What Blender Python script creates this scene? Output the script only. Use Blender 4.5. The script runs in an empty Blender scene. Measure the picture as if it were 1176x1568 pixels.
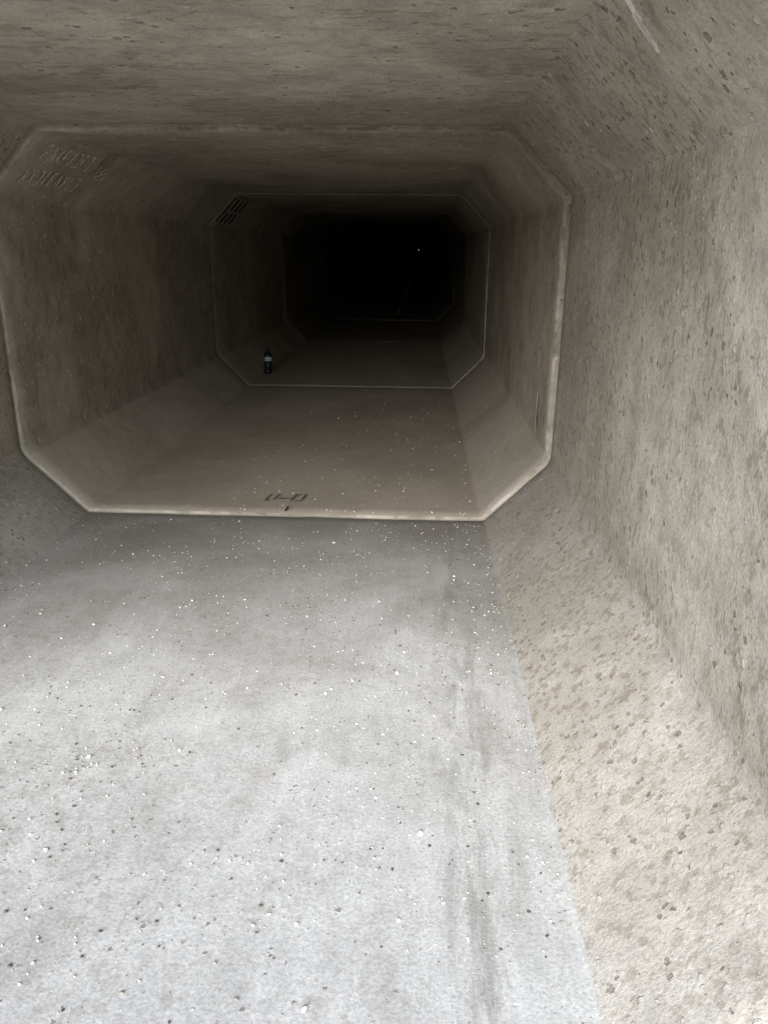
import bpy, math, random, bmesh
from mathutils import Vector, noise, Matrix, Quaternion
random.seed(7)
scene = bpy.context.scene
scene.view_settings.view_transform = 'Standard'
scene.view_settings.look = 'None'
scene.view_settings.exposure = 0

# ------------------------------------------------------------ dimensions (m)
A = 1.085      # half inner width
H = 1.465      # inner height
HT = 0.225     # upper haunch leg
HB = 0.25      # lower haunch leg
MOUTH = 0.70
J1 = 3.07      # first joint
L = 3.23
NSEC = 12
T = 0.2
CAMX, CAMZ = 0.564, 1.055

# ------------------------------------------------------------ material helpers
class M:
    def __init__(s, name):
        s.m = bpy.data.materials.new(name); s.m.use_nodes = True
        s.nt = s.m.node_tree; s.n = s.nt.nodes; s.l = s.nt.links
        s.b = s.n['Principled BSDF']
        s.tc = s.n.new('ShaderNodeTexCoord')
        s.obj = s.tc.outputs['Object']
    def map(s, scale=(1,1,1), rot=(0,0,0), loc=(0,0,0)):
        mp = s.n.new('ShaderNodeMapping')
        mp.inputs['Scale'].default_value = scale
        mp.inputs['Rotation'].default_value = rot
        mp.inputs['Location'].default_value = loc
        s.l.new(s.obj, mp.inputs['Vector']); return mp.outputs[0]
    def noise(s, sc, det=4, rough=.55, vec=None, dist=0):
        x = s.n.new('ShaderNodeTexNoise')
        x.inputs['Scale'].default_value = sc; x.inputs['Detail'].default_value = det
        x.inputs['Roughness'].default_value = rough; x.inputs['Distortion'].default_value = dist
        s.l.new(vec or s.obj, x.inputs['Vector']); return x.outputs['Fac']
    def vor(s, sc, vec=None):
        x = s.n.new('ShaderNodeTexVoronoi'); x.inputs['Scale'].default_value = sc
        s.l.new(vec or s.obj, x.inputs['Vector']); return x.outputs['Distance'], x.outputs['Color']
    def mr(s, v, a, b, c=0, d=1):
        x = s.n.new('ShaderNodeMapRange')
        for i,q in ((1,a),(2,b),(3,c),(4,d)):
            if isinstance(q,(int,float)): x.inputs[i].default_value=q
            else: s.l.new(q,x.inputs[i])
        s.l.new(v, x.inputs[0]); return x.outputs[0]
    def math(s, op, a, b=None):
        x = s.n.new('ShaderNodeMath'); x.operation = op
        for i, v in enumerate((a, b)):
            if v is None: continue
            if isinstance(v, (int, float)): x.inputs[i].default_value = v
            else: s.l.new(v, x.inputs[i])
        return x.outputs[0]
    def mix(s, f, a, b, mode='MIX'):
        x = s.n.new('ShaderNodeMix'); x.data_type = 'RGBA'; x.blend_type = mode
        for i, v in ((0, f), (6, a), (7, b)):
            if isinstance(v, (int, float)): x.inputs[i].default_value = v
            elif isinstance(v, tuple): x.inputs[i].default_value = (*v, 1)
            else: s.l.new(v, x.inputs[i])
        return x.outputs[2]
    def grey(s, v):
        x = s.n.new('ShaderNodeCombineColor')
        for i in range(3): s.l.new(v, x.inputs[i])
        return x.outputs[0]
    def bump(s, h, dist, strength=1):
        x = s.n.new('ShaderNodeBump'); x.inputs['Distance'].default_value = dist
        x.inputs['Strength'].default_value = strength
        s.l.new(h, x.inputs['Height']); s.l.new(x.outputs[0], s.b.inputs['Normal'])

def concrete(name, base, dark, stain, stain_amt=.5, stain_sc=(1,1,1), stain_rot=(0,0,0), stain_n=24,
             pit=70, pit_thr=.5, pit_amt=.6, streak=0.0, band=False, bumpd=.004, fine=True, grain=.5, mid=.16, on=.5, joint_dark=0, lip=.6, st_lo=.53, smin=.05):
    s = M(name)
    bigv = s.noise(1.5, 5, .62, dist=.5)
    col = s.mix(s.mr(bigv, .40, .62), base, dark)
    midv = s.noise(9, 6, .7)
    col = s.mix(1, col, s.grey(s.mr(midv, .3, .7, 1-mid, 1+mid*.8)), 'MULTIPLY')
    st = s.mr(s.noise(stain_n, 3, .6, vec=s.map(stain_sc, stain_rot)), st_lo, st_lo+.08)
    sm = s.mr(bigv, .40, .56, smin, 1)
    col = s.mix(s.math('MULTIPLY', s.math('MULTIPLY', st, sm), stain_amt), col, stain)
    if streak:
        sk = s.noise(30, 3, .65, vec=s.map((1.6,.05,1.6)))
        col = s.mix(1, col, s.grey(s.mr(sk, .35, .65, 1-streak, 1+streak)), 'MULTIPLY')
    if band or joint_dark:
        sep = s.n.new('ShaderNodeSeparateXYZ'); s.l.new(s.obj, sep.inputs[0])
    if joint_dark:  # colour gets darker towards the first joint, ragged edge
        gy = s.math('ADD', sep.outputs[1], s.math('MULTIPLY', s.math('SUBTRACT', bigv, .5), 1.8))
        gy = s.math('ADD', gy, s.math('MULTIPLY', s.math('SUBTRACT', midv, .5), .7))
        col = s.mix(s.mr(gy, 1.7, 3.0, 0, joint_dark), col, (.28,.27,.25))
    if band:
        rs = s.mr(s.noise(6, 3, .55, vec=s.map(loc=(9,2,4))), .62, .76, 0, .38)
        col = s.mix(rs, col, (.34,.28,.21))
        sg = s.mr(s.noise(3.5, 6, .7, vec=s.map((1.5,.7,1),(0,0,.5),(2,7,4))), .48, .66, 0, .40)
        col = s.mix(sg, col, (.34,.335,.325))
        dx = s.math('ABSOLUTE', s.math('SUBTRACT', sep.outputs[0], .69))
        bm = s.mr(dx, .02, .11, 1, 0)
        bn = s.mr(s.noise(14, 5, .72, vec=s.map((1.6,.3,1))), .44, .64, 0, .6)
        col = s.mix(s.math('MULTIPLY', bm, bn), col, (.25,.245,.22))
    h = s.math('MULTIPLY', midv, .8)
    if fine:
        finn = s.noise(150, 3, .75)
        col = s.mix(1, col, s.grey(s.mr(finn, .3, .7, 1-.44*grain, 1+.36*grain)), 'MULTIPLY')
        d, c = s.vor(pit)
        sep2 = s.n.new('ShaderNodeSeparateColor'); s.l.new(c, sep2.inputs[0])
        rad = s.math('MULTIPLY', s.math('POWER', sep2.outputs[2], 2.3), s.mr(midv, .38, .60, pit_thr*.5, pit_thr*1.2))
        inside = s.mr(s.math('SUBTRACT', rad, s.math('ADD', d, s.math('MULTIPLY', s.math('SUBTRACT', finn, .5), .9))), 0, .14)
        pm = s.math('MULTIPLY', inside, s.mr(sep2.outputs[0], on, on+.01))
        gm = s.math('MULTIPLY', inside, s.mr(sep2.outputs[0], on-.15, on-.16))
        col = s.mix(s.math('MULTIPLY', pm, pit_amt), col, (.19,.165,.135))
        col = s.mix(s.math('MULTIPLY', gm, lip), col, (.78,.77,.74))
        h = s.math('ADD', h, s.math('MULTIPLY', finn, .28))
        h = s.math('SUBTRACT', h, s.math('MULTIPLY', pm, .35))
        h = s.math('ADD', h, s.math('MULTIPLY', gm, .3))
    s.l.new(col, s.b.inputs['Base Color'])
    s.b.inputs['Roughness'].default_value = .92
    s.b.inputs['Specular IOR Level'].default_value = .2
    s.bump(h, bumpd)
    return s.m

def plain(name, col, rough=.6, nsc=40, var=.25):
    s = M(name)
    f = s.mr(s.noise(nsc, 3, .6), .3, .7, 1-var, 1+var)
    s.l.new(s.mix(1, col, s.grey(f), 'MULTIPLY'), s.b.inputs['Base Color'])
    s.b.inputs['Roughness'].default_value = rough
    return s.m

m_floor = concrete('floor_concrete', (.655,.675,.69), (.57,.58,.585), (.43,.42,.39), .5, stain_n=40, pit=85, pit_thr=.5, pit_amt=.65, streak=.035, band=True, bumpd=.003, mid=.12, grain=.55, on=.55, joint_dark=.9)
m_wall = concrete('wall_concrete', (.63,.605,.545), (.49,.46,.40), (.31,.265,.21), .75, stain_sc=(1,1.3,.9), stain_rot=(.6,0,0), stain_n=42, pit=50, pit_thr=.5, pit_amt=.6, bumpd=.009, mid=.22, joint_dark=.3, st_lo=.535, smin=.35)
m_haunch = concrete('haunch_concrete', (.65,.63,.59), (.53,.505,.46), (.35,.305,.245), .75, stain_n=44, pit=58, pit_thr=.5, pit_amt=.55, bumpd=.006, mid=.18, joint_dark=.6, st_lo=.525, smin=.45)
m_ceil = concrete('ceiling_concrete', (.65,.605,.53), (.47,.43,.37), (.30,.255,.195), .65, stain_sc=(.6,1.5,1), stain_n=24, pit=44, pit_thr=.5, pit_amt=.55, bumpd=.012, mid=.24, joint_dark=.3, smin=.3)
m_uhaunch = concrete('upper_haunch_concrete', (.60,.57,.505), (.46,.43,.37), (.29,.25,.195), .75, stain_sc=(1,1.3,.9), stain_rot=(.6,0,0), stain_n=36, pit=46, pit_thr=.52, pit_amt=.6, bumpd=.009, mid=.22, joint_dark=.35, st_lo=.53, smin=.4)
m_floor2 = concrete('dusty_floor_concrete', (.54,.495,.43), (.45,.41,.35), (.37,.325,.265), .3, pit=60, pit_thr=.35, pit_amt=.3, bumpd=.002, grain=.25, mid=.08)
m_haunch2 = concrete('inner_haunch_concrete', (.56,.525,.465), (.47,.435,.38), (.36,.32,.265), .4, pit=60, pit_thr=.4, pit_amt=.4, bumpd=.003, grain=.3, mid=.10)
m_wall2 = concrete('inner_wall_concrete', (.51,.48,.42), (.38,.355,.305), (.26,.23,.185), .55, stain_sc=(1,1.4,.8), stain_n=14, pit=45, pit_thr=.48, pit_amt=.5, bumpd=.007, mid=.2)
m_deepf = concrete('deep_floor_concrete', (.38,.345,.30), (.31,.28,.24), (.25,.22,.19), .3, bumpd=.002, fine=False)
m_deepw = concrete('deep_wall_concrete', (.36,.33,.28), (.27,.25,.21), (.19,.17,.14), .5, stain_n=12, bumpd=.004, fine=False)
m_rim = concrete('joint_edge_mortar', (.55,.53,.48), (.34,.315,.27), (.23,.20,.165), .9, stain_n=16, bumpd=.004, fine=False, mid=.35)
m_seal = plain('joint_sealant', (.06,.055,.05), .9)
m_far_black = plain('far_end_black', (.02,.019,.018), .95)  # darkness of the far end put into the end cap's colour
# slots: floor, lower haunch, wall, ceiling, rim, upper haunch
MATS = [m_floor, m_haunch, m_wall, m_ceil, m_rim, m_uhaunch]
MATS2 = [m_floor2, m_haunch2, m_wall2, m_wall2, m_rim, m_wall2]
MATS2B = [m_floor2, m_haunch2, m_wall2, m_wall2, m_wall2, m_wall2]
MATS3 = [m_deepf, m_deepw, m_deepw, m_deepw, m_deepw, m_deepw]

# ------------------------------------------------------------ culvert
def profile(e, dx=0, dz=0):
    a = A+e; z0=-e; z1=H+e; k_=e*(2-math.sqrt(2)); b_=HB+k_; h=HT+k_
    V = [(-a+b_,z0),(a-b_,z0),(a,z0+b_),(a,z1-h),(a-h,z1),(-a+h,z1),(-a,z1-h),(-a,z0+b_)]
    seg = [0,1,2,1.5,3,1.5,2,1]
    cut = [.008,.008,.03,.010,.010,.010,.010,.03]
    out=[]
    for i in range(8):
        p=Vector(V[i]); q=Vector(V[(i+1)%8]); d=(q-p).normalized()
        ci, cj = cut[i], cut[(i+1)%8]
        s0=p+d*ci; s1=q-d*cj
        n = {0:28,1:6,2:18,1.5:6,3:28}[seg[i]]
        ty = {0:0,1:1,2:2,1.5:5,3:3}[seg[i]]
        ln=(s1-s0).length; tt=[0,.004/ln]+[k/n for k in range(1,n)]+[1-.004/ln,1]
        for t in tt:
            r=s0.lerp(s1,t); out.append((r.x+dx,r.y+dz,ty))
        r2=Vector(V[(i+2)%8]); d2=(r2-q).normalized(); e1=q+d2*cj
        for t in (.25,.5,.75):
            b=s1*(1-t)**2+q*2*t*(1-t)+e1*t*t
            out.append((b.x+dx,b.y+dz,ty))
    return out

culvert = bpy.data.objects.new('box_culvert', None); scene.collection.objects.link(culvert)

def link(name, verts, faces, mats, mi=None, parent=None, smooth=True):
    me = bpy.data.meshes.new(name); me.from_pydata(verts, [], faces)
    for m in mats: me.materials.append(m)
    if mi: me.polygons.foreach_set('material_index', mi)
    sm = smooth if isinstance(smooth,list) else [smooth]*len(faces)
    me.polygons.foreach_set('use_smooth', sm)
    me.update()
    ob = bpy.data.objects.new(name, me); scene.collection.objects.link(ob)
    if parent: ob.parent = parent
    return ob

def loft(name, rows, mats, parent, base=0, dx=0, dz=0, close=True, seed=0):
    verts=[]; faces=[]; mi=[]; sm=[]
    for (y,e,kind,jit) in rows:
        P=profile(base+e,dx,dz); n=len(P)
        for (x,z,t) in P:
            v=Vector((x,y,z))
            dirv=Vector((x,0,z-H/2)).normalized()
            if kind!='out':
                w = noise.noise(Vector((x*1.5,y*1.2+seed,z*1.5)))*.004 + noise.noise(v*9+Vector((seed,0,0)))*.0012
                if jit:
                    w += jit*(noise.noise(Vector((x*25+seed,y*3,z*25)))*1.3+noise.noise(Vector((x*80,seed,z*80)))*.9
                              + max(0,noise.noise(Vector((x*9,seed*2,z*9)))-.15)*7)
                    v.y += noise.noise(Vector((x*18,seed+4,z*18)))*jit*.8
                v += dirv*w
            verts.append(v)
    R=len(rows)
    types=[p[2] for p in profile(0)]
    for r in (range(R) if close else range(R-1)):
        r2=(r+1)%R
        rim = rows[r][2]=='rim'
        inner = rows[r][2]=='in' and rows[r2][2]=='in'
        for i in range(n):
            j=(i+1)%n
            faces.append((r*n+i,r*n+j,r2*n+j,r2*n+i))
            mi.append(4 if rim else types[i]); sm.append(inner)
    return link(name,verts,faces,mats,mi,parent,sm)

bases=[.012,0,-.003,0,-.002,.001,-.002,0,-.002,0,-.002,0]
DX=[.006,0,-.005,.002,-.003,.003,-.004,.002,-.002,.003,0,0]
DZ=[.005,0,-.003,-.004,-.002,.001,0,0,0,0,0,0]
for k in range(NSEC):
    y0 = MOUTH if k==0 else J1+(k-1)*L
    y1 = J1-.016 if k==0 else J1+k*L-.010
    rows=[(y0,T,'out',0),(y0,.05,'out',0),(y0,.011,'rim',.0010),(y0+.0005,.004,'rim',.0022),(y0+.006,0,'in',.0016)]
    if k>1: rows=[(y0,T,'out',0),(y0,.05,'out',0),(y0,.008,'rim',.0010),(y0+.0005,.003,'in',.0018),(y0+.006,0,'in',.0012)]
    ny = 40 if k<3 else (12 if k<7 else 4)
    for i in range(1,ny):
        rows.append((y0+.012+(y1-y0-.024)*i/ny,0,'in',0))
    rows += [(y1-.010,0,'in',.0006),(y1-.003,.003,'in',.0014),(y1,.008,'in',.001),(y1,.05,'out',0),(y1,T,'out',0)]
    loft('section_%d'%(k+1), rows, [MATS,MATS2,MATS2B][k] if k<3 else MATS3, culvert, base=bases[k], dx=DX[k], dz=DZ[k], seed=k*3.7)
    if k:
        loft('joint_sealant_%d'%k, [(y0-.03,.035,'out',0),(y0+.01,.035,'out',0)], [m_seal]*6, culvert, close=False)

ye=J1+(NSEC-1)*L-.002
def box(vs,fs,x0,x1,y0,y1,z0,z1):
    b=len(vs)
    vs+= [(x0,y0,z0),(x1,y0,z0),(x1,y1,z0),(x0,y1,z0),(x0,y0,z1),(x1,y0,z1),(x1,y1,z1),(x0,y1,z1)]
    fs+= [tuple(b+i for i in f) for f in ((0,3,2,1),(4,5,6,7),(0,1,5,4),(1,2,6,5),(2,3,7,6),(3,0,4,7))]
vs=[];fs=[]
gx,gz,g=.42,1.12,.022
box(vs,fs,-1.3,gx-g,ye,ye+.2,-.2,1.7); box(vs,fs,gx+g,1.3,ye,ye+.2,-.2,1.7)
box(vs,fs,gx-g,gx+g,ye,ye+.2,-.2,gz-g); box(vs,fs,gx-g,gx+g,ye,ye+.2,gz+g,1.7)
link('added_end_cap',vs,fs,[m_far_black],parent=culvert,smooth=False)  # added cap closing the far end, with a small gap for daylight

def strokes(name, O, U, V, N, segs, w, mat, jitter=.12, skip=0):
    vs=[];fs=[]
    O,U,V,N=map(Vector,(O,U,V,N))
    for (x0,y0,x1,y1) in segs:
        n=8; d=Vector((x1-x0,y1-y0))
        pr=Vector((-d.y,d.x)).normalized()
        b=len(vs)
        for i in range(n+1):
            t=i/n; ww=w*(.55+.45*math.sin(math.pi*min(1,max(0,t*.9+.05))))*(1+random.uniform(-.3,.3))
            c=Vector((x0,y0))+d*t+pr*random.uniform(-1,1)*w*jitter
            for sg in (-.5,.5):
                q=c+pr*ww*sg
                vs.append(O+U*q.x+V*q.y+N*.006)
        for i in range(n):
            if random.random()>=skip: fs.append((b+2*i,b+2*i+1,b+2*i+3,b+2*i+2))
    return link(name,vs,fs,[mat],parent=culvert,smooth=False)
m_marker=plain('black_marker',(.05,.045,.04),.8)
m_chalk=plain('faded_white_paint',(.80,.78,.72),.9,nsc=60,var=.2)
hx=CAMX-.585
strokes('layout_mark',(hx,3.26,0),(1,0,0),(0,1,0),(0,0,1),
 [(-.085,-.03,-.07,.06),(-.085,-.03,-.06,-.035),(-.055,.0,.035,-.005),(-.052,-.03,-.03,.06),(.03,-.04,.045,.065),(.075,-.04,.088,.07),(.045,-.035,.075,-.035),(.05,.05,.07,.06)],.0075,m_marker)
strokes('joint_tick',(hx+.03,3.085,0),(1,0,0),(0,1,0),(0,0,1),[(0,-.005,.004,.06)],.010,m_marker)
r2=math.sqrt(.5)
hz=H-HT/2; hxl=-A+HT/2
segs=[]
for row,(v0,cnt,st) in enumerate(((.05,8,.10),(-.07,9,.07))):
    for i in range(cnt):
        x=st+i*.058; hgt=.07
        k=random.choice('ABCDE')
        if k=='A': segs+=[(x,v0,x+.016,v0+hgt),(x+.016,v0+hgt,x+.034,v0)]
        elif k=='B': segs+=[(x,v0,x,v0+hgt),(x,v0+hgt,x+.03,v0+hgt),(x,v0+hgt/2,x+.024,v0+hgt/2)]
        elif k=='C': segs+=[(x,v0,x+.032,v0+hgt),(x,v0+hgt,x+.032,v0)]
        elif k=='D': segs+=[(x+.012,v0,x+.012,v0+hgt)]
        else: segs+=[(x,v0,x+.032,v0),(x,v0+hgt,x+.032,v0+hgt),(x+.032,v0,x+.032,v0+hgt)]
segs+=[(.66,.02,.76,.06),(.67,.0,.78,.03),(.66,.04,.66,.09),(.70,.03,.71,.08),(.66,.05,.75,.08)]
strokes('stencil_lettering',(hxl,3.12,hz),(0,1,0),(r2,0,r2),(r2,0,-r2),segs,.010,m_chalk,skip=.22)
m_scr=plain('pale_scratch',(.88,.86,.82),.9,nsc=80,var=.1)
strokes('haunch_scratch',(A-HT*.62,1.45,H-HT*.38),(0,1,0),(-r2,0,r2),(-r2,0,-r2),[(.0,.065,.012,.0),(.006,.05,.016,-.008),(-.02,.10,.006,.03)],.020,m_scr)
strokes('mortar_smear',(A,3.34,.32),(0,1,0),(0,0,1),(-1,0,0),[(0,0,.01,.17),(.015,.02,.02,.12),(-.01,-.01,.0,.06)],.022,m_scr)
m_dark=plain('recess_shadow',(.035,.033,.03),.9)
m_frame=plain('recess_frame',(.34,.315,.265),.9)
for k in (2,3):
    y=J1+(k-1)*L+.06
    vs=[];fs=[];mi=[]
    O=Vector((hxl,y,hz))+Vector((r2,0,-r2))*(.010-bases[k])
    def pl(u0,u1,v0,v1,h0,h1,m):
        b=len(vs); tmp=[];tf=[]
        box(tmp,tf,u0,u1,v0,v1,h0,h1)
        for p in tmp: vs.append(O+Vector((0,1,0))*p[0]+Vector((r2,0,r2))*p[1]+Vector((r2,0,-r2))*p[2])
        for f in tf: fs.append(tuple(b+i for i in f)); mi.append(m)
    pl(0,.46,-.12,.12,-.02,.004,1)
    for i in range(4):
        u=i*.146
        pl(u,u+.026,-.12,.12,.004,.012,0)
    for v in (-.14,-.012,.12): pl(.0,.46,v,v+.024,.0045,.010,0)
    link('lifting_recess_%d'%(k-1),vs,fs,[m_frame,m_dark],mi,culvert,False)

# ------------------------------------------------------------ gravel
bm=bmesh.new(); bmesh.ops.create_icosphere(bm,subdivisions=1,radius=1)
iv=[v.co.copy() for v in bm.verts]; ifc=[tuple(v.index for v in f.verts) for f in bm.faces]; bm.free()
vs=[];fs=[];mi=[]
def pebble(x,y,z,r,m):
    b=len(vs); sc=Vector((random.uniform(.6,1.4),random.uniform(.6,1.4),random.uniform(.4,.8)))
    rot=Matrix.Rotation(random.uniform(0,6.28),3,'Z')
    for v in iv:
        q=v*(1+random.uniform(-.3,.3)); q=Vector((q.x*sc.x,q.y*sc.y,q.z*sc.z)); q=rot@q
        vs.append(Vector((x,y,z+r*.35))+q*r)
    for f in ifc: fs.append(tuple(b+i for i in f)); mi.append(m)
FZ=-.007
for i in range(6500):
    y=random.uniform(.72,3.04); x=random.uniform(-.84,.83)
    if noise.noise(Vector((x*3,y*3,1)))<random.uniform(-.5,.1): continue
    r=.0009+.0024*random.random()**3
    pebble(x,y,FZ,r,random.choice([0,0,0,1,2,2,2]))
for i in range(56):
    pebble(random.uniform(-.8,.83),random.uniform(.8,2.9),FZ,random.uniform(.003,.0058),random.choice([0,0,0,1]))
for i in range(260):
    y=random.uniform(1.0,3.0); pebble(.825+random.gauss(0,.03),y,FZ+.003,random.uniform(.001,.0028),random.choice([0,0,1,2]))
for i in range(420):
    y=3.1+random.random()**1.5*4.5; x=random.uniform(-.2,.83) if random.random()<.75 else random.uniform(-.83,.83)
    pebble(x,y,0,random.choice([.0015,.002,.003,.004]),random.choice([0,0,1]))
link('gravel',vs,fs,[plain('pale_grit',(.84,.83,.80),.85,var=.1),plain('tan_grit',(.45,.40,.32),.85),plain('dark_grit',(.13,.12,.10),.85)],mi)

# ------------------------------------------------------------ water bottle
bx,by=CAMX-1.355,6.92
bottle=bpy.data.objects.new('water_bottle',None); scene.collection.objects.link(bottle); bottle.location=(bx,by,.004)
def lathe(name,pts,mat,seg=32):
    vs=[];fs=[]
    for (r,z) in pts:
        for i in range(seg):
            a=2*math.pi*i/seg; vs.append((r*math.cos(a),r*math.sin(a),z))
    for k in range(len(pts)-1):
        for i in range(seg):
            j=(i+1)%seg; fs.append((k*seg+i,k*seg+j,(k+1)*seg+j,(k+1)*seg+i))
    fs.append(tuple(reversed(range(seg)))); fs.append(tuple((len(pts)-1)*seg+i for i in range(seg)))
    return link(name,vs,fs,[mat],parent=bottle)
m_b=plain('dark_blue_plastic',(.015,.022,.04),.25); m_lab=plain('bottle_label',(.50,.68,.80),.5,var=.05); m_lab2=plain('label_yellow_band',(.6,.55,.15),.5); m_cap=plain('black_cap',(.012,.012,.015),.4)
lathe('body',[(.030,0),(.035,.004),(.036,.02),(.034,.028),(.036,.036),(.036,.085),(.0345,.095),(.036,.105),(.036,.150),(.033,.168),(.024,.185),(.016,.193),(.014,.200)],m_b)
lathe('label',[(.0365,.112),(.0368,.113),(.0368,.146),(.0365,.147)],m_lab)
lathe('label_band',[(.0369,.122),(.0372,.123),(.0372,.131),(.0369,.132)],m_lab2)
lathe('cap',[(.017,.196),(.0175,.198),(.0175,.214),(.015,.217),(.008,.219),(.008,.228),(.006,.230)],m_cap)

# thin reddish line far inside, modelled as a leaning rod
vs=[];fs=[]
p0=Vector((CAMX-.42,13.9,-.002)); p1=Vector((CAMX-.09,15.2,.74)); seg=6
for t in range(9):
    c=p0.lerp(p1,t/8)+Vector((noise.noise(Vector((t*.7,0,0)))*.02,0,noise.noise(Vector((0,t*.7,0)))*.02))
    for i in range(seg):
        a=6.283*i/seg; vs.append(c+Vector((math.cos(a),0,math.sin(a)))*.009*(1-.05*t))
for t in range(8):
    for i in range(seg): fs.append((t*seg+i,t*seg+(i+1)%seg,(t+1)*seg+(i+1)%seg,(t+1)*seg+i))
link('leaning_rod',vs,fs,[plain('reddish_rod',(.60,.34,.26),.7)])

# ------------------------------------------------------------ ground and embankment
def soil(name,c1,c2):
    s=M(name)
    col=s.mix(s.mr(s.noise(.8,4,.65),.35,.65),c1,c2)
    col=s.mix(1,col,s.grey(s.mr(s.noise(25,4,.7),.3,.7,.75,1.2)),'MULTIPLY')
    s.l.new(col,s.b.inputs['Base Color']); s.b.inputs['Roughness'].default_value=.95
    s.bump(s.noise(12,5,.7),.04); return s.m
m_soil=soil('pale_soil',(.52,.485,.42),(.44,.405,.35))
G=-.05
link('ground',[(-600,-600,G),(600,-600,G),(600,600,G),(-600,600,G)],[(0,1,2,3)],[m_soil],smooth=False)
ow=A+T+.03
xs=sorted([-60,-40,-25,-15,-10,-7,-5,-4,-3,-2.4,-2,-1.7,-1.5,-ow-.004,-ow,-.6,0,.6,ow,ow+.004,1.5,1.7,2,2.4,3,4,5,7,10,15,25,40,60])
Y0=1.1
ys=[Y0+i*.4 for i in range(10)]+[5+i*1.5 for i in range(22)]+[38.4]
vs=[];fs=[]
def hz_(x,y):
    ramp=min(1,(y-Y0)/4.5); s_=ramp*2.6
    if abs(x)<=ow+.001: return H+T+.05+s_*.45+ (noise.noise(Vector((x,y,0)))*.05 if y>Y0+.1 else 0)
    side=G-.02+ramp*(H+T+.07-G+s_*.45)
    return side+noise.noise(Vector((x*.6,y*.6,0)))*.12*ramp
for y in ys:
    for x in xs: vs.append((x,y,hz_(x,y)))
nx=len(xs)
for j in range(len(ys)-1):
    for i in range(nx-1): fs.append((j*nx+i,j*nx+i+1,(j+1)*nx+i+1,(j+1)*nx+i))
link('embankment',vs,fs,[m_soil],smooth=False)

# ------------------------------------------------------------ light
EL,AZ=29,192
w=bpy.data.worlds.new('World'); scene.world=w; w.use_nodes=True
nt=w.node_tree; bg=nt.nodes['Background']; sk=nt.nodes.new('ShaderNodeTexSky')
sk.sky_type='NISHITA'; sk.sun_disc=False; sk.sun_elevation=math.radians(EL); sk.sun_rotation=math.radians(AZ)
sk.dust_density=1.5; sk.air_density=1.0
nt.links.new(sk.outputs[0],bg.inputs[0]); bg.inputs[1].default_value=.15
sd=bpy.data.lights.new('sun','SUN'); sd.energy=5.0; sd.angle=math.radians(54); sd.color=(1,.98,.95)
so=bpy.data.objects.new('sun',sd); scene.collection.objects.link(so)
az=math.radians(AZ); el=math.radians(EL)
dirv=Vector((math.sin(az)*math.cos(el),math.cos(az)*math.cos(el),math.sin(el)))
so.rotation_euler=dirv.to_track_quat('Z','Y').to_euler()

# ------------------------------------------------------------ camera
cd=bpy.data.cameras.new('camera'); cam=bpy.data.objects.new('camera',cd); scene.collection.objects.link(cam)
cd.sensor_fit='VERTICAL'; cd.sensor_height=36; cd.lens=36*1180/1568; cd.clip_start=.02; cd.clip_end=2000
cam.location=(CAMX,0,CAMZ)
cam.rotation_mode='QUATERNION'
cam.rotation_quaternion=Quaternion((0,0,1),math.radians(2.5))@Quaternion((1,0,0),math.radians(90-18.7))@Quaternion((0,0,1),math.radians(.5))
scene.camera=cam
